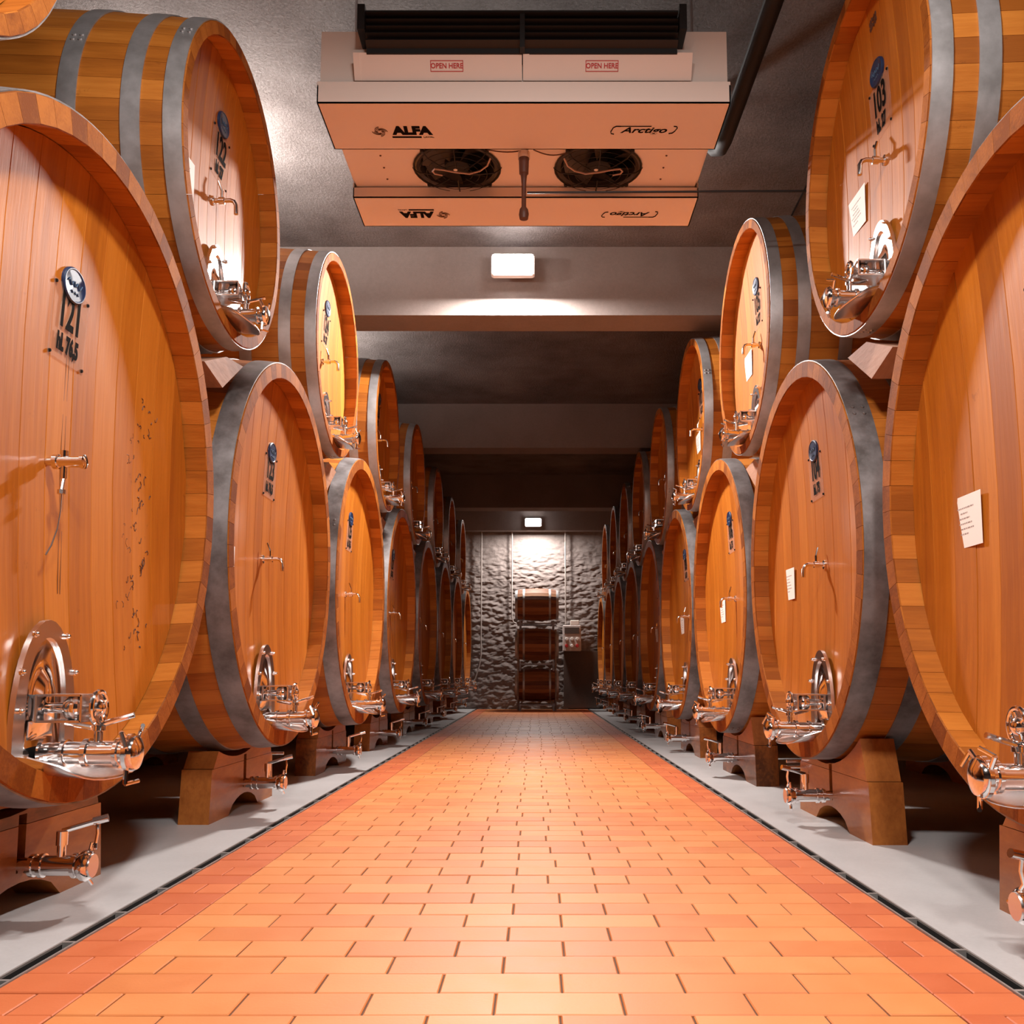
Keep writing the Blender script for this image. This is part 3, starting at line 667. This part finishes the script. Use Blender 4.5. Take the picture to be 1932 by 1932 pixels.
for q, cx in enumerate(FANX):
    f = empty('fan', A(cx, FY, 3.47)); f.parent = ac
    mb = MB(); nn = 40
    def ring(rs): 
        vs = [(r*math.cos(2*math.pi*j/nn), r*math.sin(2*math.pi*j/nn), z) for r, z in rs for j in range(nn)]
        mb.add(vs, [(k*nn+j, k*nn+(j+1) % nn, (k+1)*nn+(j+1) % nn, (k+1)*nn+j) for k in range(len(rs)-1) for j in range(nn)])
    ring([(.235, -.004), (.222, -.008), (.205, .0), (.198, .03), (.198, .10), (.001, .105)])
    put('fan_shroud', mb.mesh('fan_shroud', 'fan_black', 40), f)
    put('fan_hub', MB().lathe([(-.008, .004), (-.006, .05), (0, .068), (.05, .07), (.06, .06)], (0, 0, 0), (0, 0, 1), 24).mesh('fan_hub', 'black_rubber', 40), f)
    put('hub_label', MB().lathe([(0, .012), (.002, .011)], (-.01, .01, -.0085), (0, 0, -1), 10).mesh('hub_label', 'paper', 0), f)
    bl = MB(); vs = []
    for a_, r_ in ((0, .06), (.0, .12), (.05, .19)):
        for s_, z_ in ((-.30, .0), (-.08, .025), (.16, .045), (.36, .055)): an = a_+s_*(1+.3*(r_/.19)); vs.append((r_*math.cos(an), r_*math.sin(an), z_))
    m1 = len(vs); vs += [(x, y, z+.004) for x, y, z in vs]; fs = []
    for r_ in range(2):
        for c_ in range(3): b = r_*4+c_; fs += [(b, b+1, b+5, b+4), (m1+b, m1+b+4, m1+b+5, m1+b+1)]
    bm_ = bl.add(vs, fs).mesh('fan_blade', 'fan_black', 60)
    for j in range(7): put('fan_blade', bm_, f, None, (0, 0, 2*math.pi*j/7+q*.4))
    mb = MB()
    for r_, z_ in ((.237, -.006), (.205, -.03), (.165, -.036), (.125, -.038), (.085, -.038)):
        mb.tube([(r_*math.cos(2*math.pi*j/32), r_*math.sin(2*math.pi*j/32), z_) for j in range(33)], .0016 if r_ < .23 else .005, 5)
    for j in range(8):
        a = 2*math.pi*j/8+math.pi/2; mb.tube([(r_*math.cos(a), r_*math.sin(a), z_) for r_, z_ in ((.243, .0), (.236, -.012), (.205, -.032), (.125, -.040), (.06, -.040))], .0035, 5)
    for j in range(4):
        a = math.pi/4+j*math.pi/2; mb.lathe([(-.014, .010), (.0, .012)], (.243*math.cos(a), .243*math.sin(a), 0), (0, 0, 1), 8)
    put('fan_guard', mb.mesh('fan_guard', 'black_metal', 30), f)
    s = 1 if q == 0 else -1                                        # motor cable looped over the guard
    pts = [(.19*s, -.17), (.17*s, -.10), (.13*s, -.05), (.07*s, -.02), (0, -.035), (-.07*s, -.06), (-.115*s, -.07), (-.13*s, -.045), (-.12*s, -.02), (-.08*s, -.005)]
    put('motor_cable', MB().tube([(a, b, -.048) for a, b in pts], .0048, 6).mesh('motor_cable', 'pale_cable', 60), f)
for (xa, xb, s) in ((-.255, -.0, 1), (-.012, .165, -1)):
    pts = [A(xa+(xb-xa)*j/10, 4.70+.035*math.sin(math.pi*j/10)+(.03*(j/10) if s < 0 else -.03*(j/10)), 3.455) for j in range(11)]
    put('power_cable', MB().tube(pts, .0035, 6).mesh('power_cable', 'cable', 60), ac)
# black louvred coil mouth and its folded-down flaps
mb = MB(); abox(mb, -.80, .668, 4.16, 4.245, 3.62, 3.79); abox(mb, -.80, .668, 4.11, 4.245, 3.79, 3.80)
coil = put('coil_mouth', mb.mesh('coil_mouth', 'black_rubber', 0), ac)
for z in (3.665, 3.70, 3.735, 3.77):
    put('louvre_slat', MB().box(-.80, .668, -.0, .045, -.004, .004, Matrix.Translation(A(0, 4.125, z)) @ Matrix.Rotation(R_(-25), 4, 'X')).mesh('louvre_slat', 'black_metal', 0), coil)
for xx in (-.835, .672):
    mb = MB(); abox(mb, xx, xx+.034, 4.10, 4.245, 3.70, 3.825); put('end_bracket', mb.mesh('end_bracket', 'black_metal', 0), coil)
mb = MB(); abox(mb, -.075, -.052, 4.115, 4.16, 3.62, 3.79); put('centre_bracket', mb.mesh('centre_bracket', 'black_metal', 0), coil)
for xa, xb, lx in ((-.865, -.066, -.423), (-.061, .742, .314)):
    mt = Matrix.Translation(A(0, 4.225, 3.525)) @ Matrix.Rotation(R_(28), 4, 'X')
    fl = put('hinged_flap', MB().box(xa, xb, -.004, .004, 0, .118, mt).box(xa, xa+.03, -.008, -.004, 0, .118, mt).mesh('hinged_flap', 'white_metal', 0), ac)
    fr = lambda u, v, w_: mt @ Vector((lx+u, -.0055-w_, .062+v))
    st = put('warning_sticker', text_mesh('warning_sticker', 'OPEN HERE', .031, 'red', fr, offset=.0006, sx=.95, depth=.0008), fl)
    mb = MB(); 
    for (a, b, c_, d_) in ((-.078, .078, .038, .041), (-.078, .078, .083, .086), (-.078, -.075, .038, .086), (.075, .078, .038, .086)): mb.box(lx+a, lx+b, -.006, -.0042, c_, d_, mt)
    put('sticker_border', mb.mesh('sticker_border', 'red', 0), fl)
# lettering on the undersides
def on_pan(pan, cx, cy, flip):
    s = -1 if flip else 1
    return lambda u, v, w_: Vector(A(cx+s*u, cy-s*v, 3.3985-w_))
def swirl(fr):
    mb = MB()
    for j in range(4):
        a0 = j*math.pi/2
        for rr, th in ((.036, .0016), (.027, .0014), (.018, .0012)):
            pts = []
            for q in range(9):
                a = a0+q/8*1.9; r = rr*(1-.55*q/8); pts.append(fr(r*math.cos(a)*1.05, r*math.sin(a)*1.15, .001))
            mb.tube(pts, th, 4)
    return mb
def arctigo(fr):
    mb = MB()
    left = [(-.115, .036), (-.140, .036), (-.153, .025), (-.163, -.010), (-.160, -.026), (-.146, -.031)]
    top = [(-.115, .036), (.035, .036)]; right = [(.145, .036), (.160, .034), (.165, .022), (.156, -.006), (.145, -.022), (.128, -.026)]
    for p, r in ((left, .0026), (top, .0020), (right, .0026)): mb.tube([fr(u, v, .001) for u, v in p], r, 4)
    return mb
for pan, cy, flip, ax, lx, rx in ((pan1, 4.435, False, -.618, -.779, .537), (pan2, 5.29, True, -.700, -.546, .553)):
    fr = on_pan(pan, ax, cy, flip)
    put('maker_lettering', text_mesh('maker_lettering', 'ALFA', .093, 'ink', fr, offset=.0058, sx=.88), pan)
    v = [fr(u, v_, .0008) for u, v_ in ((-.105, -.048), (.042, -.048), (.042, -.060), (-.105, -.060))]
    put('lettering_underline', MB().add(v+[p-Vector((0, 0, -.002)) for p in v], [(0, 1, 2, 3), (4, 7, 6, 5), (0, 4, 5, 1), (1, 5, 6, 2), (2, 6, 7, 3), (3, 7, 4, 0)]).mesh('lettering_underline', 'ink', 0), pan)
    fs_ = on_pan(pan, ax+(.078 if not flip else -.078), cy+(.054 if not flip else -.054), flip)
    put('small_lettering', text_mesh('small_lettering', 'LAVAL', .017, 'ink', fs_, sx=1.1), pan)
    put('maker_emblem', swirl(on_pan(pan, lx, cy+.005, flip)).mesh('maker_emblem', 'brown_ink', 0), pan)
    fr = on_pan(pan, rx, cy-.005, flip)
    put('model_lettering', text_mesh('model_lettering', 'Arctigo', .066, 'ink', fr, offset=.0012, shear=.35, sx=1.12), pan)
    put('lettering_frame', arctigo(fr).mesh('lettering_frame', 'ink', 0), pan)
for xx in (-.9, .78):                                              # hanger rods
    for yy in (4.4, 5.3): put('hanger_rod', MB().cyl(A(xx, yy, 3.79), A(xx, yy, 4.13), .008, 8).mesh('hanger_rod', 'steel', 30), ac)
# hanging sensor stem in front of the cooler's middle and its cable run
e = empty('hanging_hose', (-.062, 4.625, 3.03)); tag(e, 'brown hose stem hanging under the middle of the air cooler', 'hose')
put('stem', MB().lathe([(0, .008), (.005, .022), (.03, .026), (.055, .022), (.07, .012), (.19, .012), (.245, .017), (.25, .024), (.34, .027), (.365, .022)], (0, 0, 0), (0, 0, 1), 14).mesh('stem', 'cable', 50), e)
put('coupling', MB().cyl((0, 0, .33), (0, 0, .366), .031, 14).mesh('coupling', 'steel', 30), e)
tag(put('ceiling_cable', MB().tube([(-.045, 4.625, 3.178), (.4, 4.625, 3.180), (1.0, 4.625, 3.184), (2.2, 4.625, 3.19), (4.3, 4.625, 3.20)], .006, 8).mesh('ceiling_cable', 'black_metal', 60)), 'thin black cable stretched sideways from the cooler hose to the right', 'cable')
tag(put('refrigerant_pipe', MB().tube([(1.10, YN, 3.80), (1.10, 5.2, 3.80), (1.095, 5.28, 3.805), (1.07, 5.33, 3.83), (1.03, 5.34, 3.88), (1.02, 5.34, 4.13)], .045, 12).mesh('refrigerant_pipe', 'black_rubber', 60)), 'thick black insulated pipe under the ceiling beside the cooler', 'pipe')
tag(put('ceiling_cable', MB().tube([(1.86, 5.2, 4.122), (1.9, 6.2, 4.122), (1.93, 7.25, 4.122)], .006, 6).mesh('ceiling_cable', 'black_metal', 60)), 'thin dark cable fixed along the ceiling above the right casks', 'cable')

# ------------------------------------------------------------------ lamps
def flood(loc, label, light, back=True):
    e = empty('flood_light', loc); tag(e, label, 'lamp')
    x, y, z = 0, 0, 0
    put('housing', MB().bbox(-.17, .17, -.02, .05, -.085, .085, .01).mesh('housing', 'box_grey', 0), e)
    put('diffuser', MB().bbox(-.16, .16, -.045, -.018, -.078, .078, .008).mesh('diffuser', 'lamp', 0), e)
    put('mounting_bracket', MB().box(-.03, .03, .05, .17, -.03, .03).mesh('mounting_bracket', 'black_metal', 0), e)
    light.parent = e; light.location = Vector((0, -.10, -.095))
flood((-.18, 7.10, 3.90), 'glaring white flood light on the nearest ceiling beam', LIGHTS['beam'])
flood((-.055, 19.26, 3.84), 'glaring white flood light above the far wall', LIGHTS['far'])
for k_, tx in (('near', 'over the near end of the brick aisle'), ('behind', 'over the aisle behind the camera')):
    p = LAMP[k_][0]; e = empty('ceiling_lamp', (p[0], p[1], p[2]+.12)); tag(e, 'white ceiling lamp on a stem '+tx, 'lamp')
    put('shade', MB().lathe([(0, .24), (.02, .22), (.05, .05), (.06, .02)], (0, 0, 0), (0, 0, 1), 20).mesh('shade', 'white_metal', 40), e)
    put('stem', MB().cyl((0, 0, .05), (0, 0, ZC-p[2]-.12), .012, 8).mesh('stem', 'white_metal', 30), e)
    LIGHTS[k_].parent = e; LIGHTS[k_].location = (0, 0, -.12 if LAMP[k_][2] is None else -.02)

for k_, tx in (('up_a', 'second'), ('up_b', 'fourth')):  # added fixtures, hidden behind the casks, to brighten the left ceiling
    e = empty('added_up_light', LAMP[k_][0]); tag(e, 'added unseen fill light for the ceiling over the %s upper left cask' % tx, 'lamp')
    mt = Matrix.Rotation(R_(10), 4, 'Y')
    put('housing', MB().box(-.16, .16, -.16, .16, -.05, -.008, mt).mesh('housing', 'box_grey', 0), e)
    put('bracket', MB().tube([(-.1, 0, -.02), (-.35, 0, -.05), (-.40, 0, .02), (-.40, 0, ZC-3.58)], .012, 8).mesh('bracket', 'black_metal', 30), e)
    LIGHTS[k_].parent = e; LIGHTS[k_].location = (0, 0, 0)
# ------------------------------------------------------------------ stack of small barrels on racks at the far wall
def small_barrel(z, x, label):
    e = empty('small_barrel', (x, 18.95, z)); tag(e, label, 'barrel', 'small barrels stacked at the far wall')
    Lh, R0, Rm = .435, .285, .33; nst = 26
    r = lambda t: R0+(Rm-R0)*(1-(t/Lh)**2)
    a_ = math.pi/nst*.96; vs = []; fs = []; ts = [-Lh, -.25, -.1, .1, .25, Lh]
    for t in ts:
        for rr in (r(t), r(t)-.03):
            for a in (-a_, a_): vs.append((t, rr*math.sin(a), rr*math.cos(a)))
    for i in range(len(ts)-1):
        b = i*4
        for q in ((0, 1), (1, 3), (3, 2), (2, 0)): fs.append((b+q[0], b+q[1], b+4+q[1], b+4+q[0]))
    fs.append((0, 1, 3, 2)); k = (len(ts)-1)*4; fs.append((k, k+2, k+3, k+1))
    if 'sb' not in CR: CR['sb'] = MB().add(vs, fs).mesh('stave', 'barrique', 25)
    for i in range(nst): put('stave', CR['sb'], e, None, (2*math.pi*i/nst, 0, 0))
    if 'sbh' not in CR:
        CR['sbh'] = []
        for t0, t1 in ((-.434, -.385), (-.28, -.24), (.24, .28), (.385, .434)):
            CR['sbh'].append(MB().lathe([(t0, r(t0)-.01), (t0, r(t0)+.003), (t1, r(t1)+.003), (t1, r(t1)-.01)], (0, 0, 0), (1, 0, 0), 40, closed=False).mesh('hoop', 'hoop', 30))
        CR['sbd'] = MB().lathe([(-.41, .262), (.41, .262)], (0, 0, 0), (1, 0, 0), 30).mesh('barrel_head', 'barrique', 20)
        CR['bung'] = MB().lathe([(0, .03), (.012, .026)], (0, 0, Rm-.002), (0, 0, 1), 12).mesh('bung', 'paper', 30)
    for h in CR['sbh']: put('hoop', h, e)
    put('barrel_head', CR['sbd'], e); put('bung', CR['bung'], e)
SBZ = [(.50, 'bottom'), (1.31, 'middle'), (2.11, 'top')]
for z, n_ in SBZ: small_barrel(z, .02, 'small dark oak barrel, %s of the stack at the far wall' % n_)
for zr, n_ in ((.0, 'bottom'), (.80, 'middle'), (1.60, 'top')):
    e = empty('barrel_rack', (.02, 18.95, zr)); tag(e, 'steel rack under the %s small barrel of the stack' % n_, 'rack', 'steel racks in the barrel stack')
    for s in (-1, 1):
        pts = [(s*.30, -.36, .14), (s*.30, -.30, .155), (s*.30, -.18, .185), (s*.30, 0, .150), (s*.30, .18, .185), (s*.30, .30, .155), (s*.30, .36, .14)]
        put('saddle_rail', MB().tube([(a, b, c_-.02) for a, b, c_ in pts], .014, 6).mesh('saddle_rail', 'hoop', 60), e)
        for u in (-1, 1):
            put('leg', MB().box(s*.33-.016, s*.33+.016, u*.36-.016, u*.36+.016, .0 if zr == 0 else -.02, .17 if zr else .14).mesh('leg', 'hoop_aged', 0), e)
        put('cross_tube', MB().box(-.40, .40, s*.36-.014, s*.36+.014, .10, .13).mesh('cross_tube', 'hoop_aged', 0), e)
    for s in (-1, 1):
        for u in (-1, 1):
            if zr < 1.5: put('post', MB().cyl((s*.37, u*.40, .0 if zr == 0 else .0), (s*.37, u*.40, .795), .016, 8).mesh('post', 'hoop_aged', 30), e)

# ------------------------------------------------------------------ far wall services
def conduit(pts, r, label, mat='pipe_grey'):
    tag(put('wall_conduit', MB().tube(pts, r, 8).mesh('wall_conduit', mat, 60)), label, 'conduit')
YC = YF-.09
conduit([(-1.75, YC, 3.86), (-.56, YC, 3.86), (-.50, YC, 3.80), (-.50, YC, 1.9), (-.47, YC, 1.80), (-.40, YC, 1.76)], .014, 'grey conduit bending down the far wall left of the small barrels')
conduit([(-1.14, YC, 3.70), (-1.14, YC, 1.1), (-1.17, YC, .9), (-1.25, YC, .62), (-1.36, YC, .50), (-1.5, YC, .47)], .014, 'grey conduit on the far wall curving behind the left casks')
conduit([(.62, YC, 3.78), (.62, YC, 1.75)], .014, 'straight grey conduit running down to the control box')
conduit([(.85, YC, 1.80), (1.25, YC, 1.83), (2.0, YC, 1.83)], .010, 'thin horizontal conduit right of the control box')
e = empty('control_box', (.745, YF-.16, 1.49)); tag(e, 'small grey control box with red buttons on the far wall', 'control box')
put('box', MB().bbox(-.19, .19, -.06, .09, -.30, .24, .015).mesh('box', 'box_grey', 0), e)
put('display_window', MB().bbox(-.15, .15, -.07, -.058, .06, .19, .004).mesh('display_window', 'panel', 0), e)
put('top_unit', MB().bbox(-.03, .15, -.05, .07, .24, .34, .01).mesh('top_unit', 'white_metal', 0), e)
for xx in (-.11, 0, .11):
    for zz in (-.05, -.19): put('push_button', MB().lathe([(0, .036), (.01, .036), (.012, .026), (.03, .026)], (xx, -.06, zz), (0, -1, 0), 12).mesh('push_button', 'red' if zz < -.1 and xx else 'paper', 30), e)
tag(put('wall_panel', MB().bbox(.575, 1.32, YF-.12, YF-.06, .02, 1.19, .006).mesh('wall_panel', 'panel', 0)), 'smooth dark panel leaning on the far wall under the control box', 'panel')
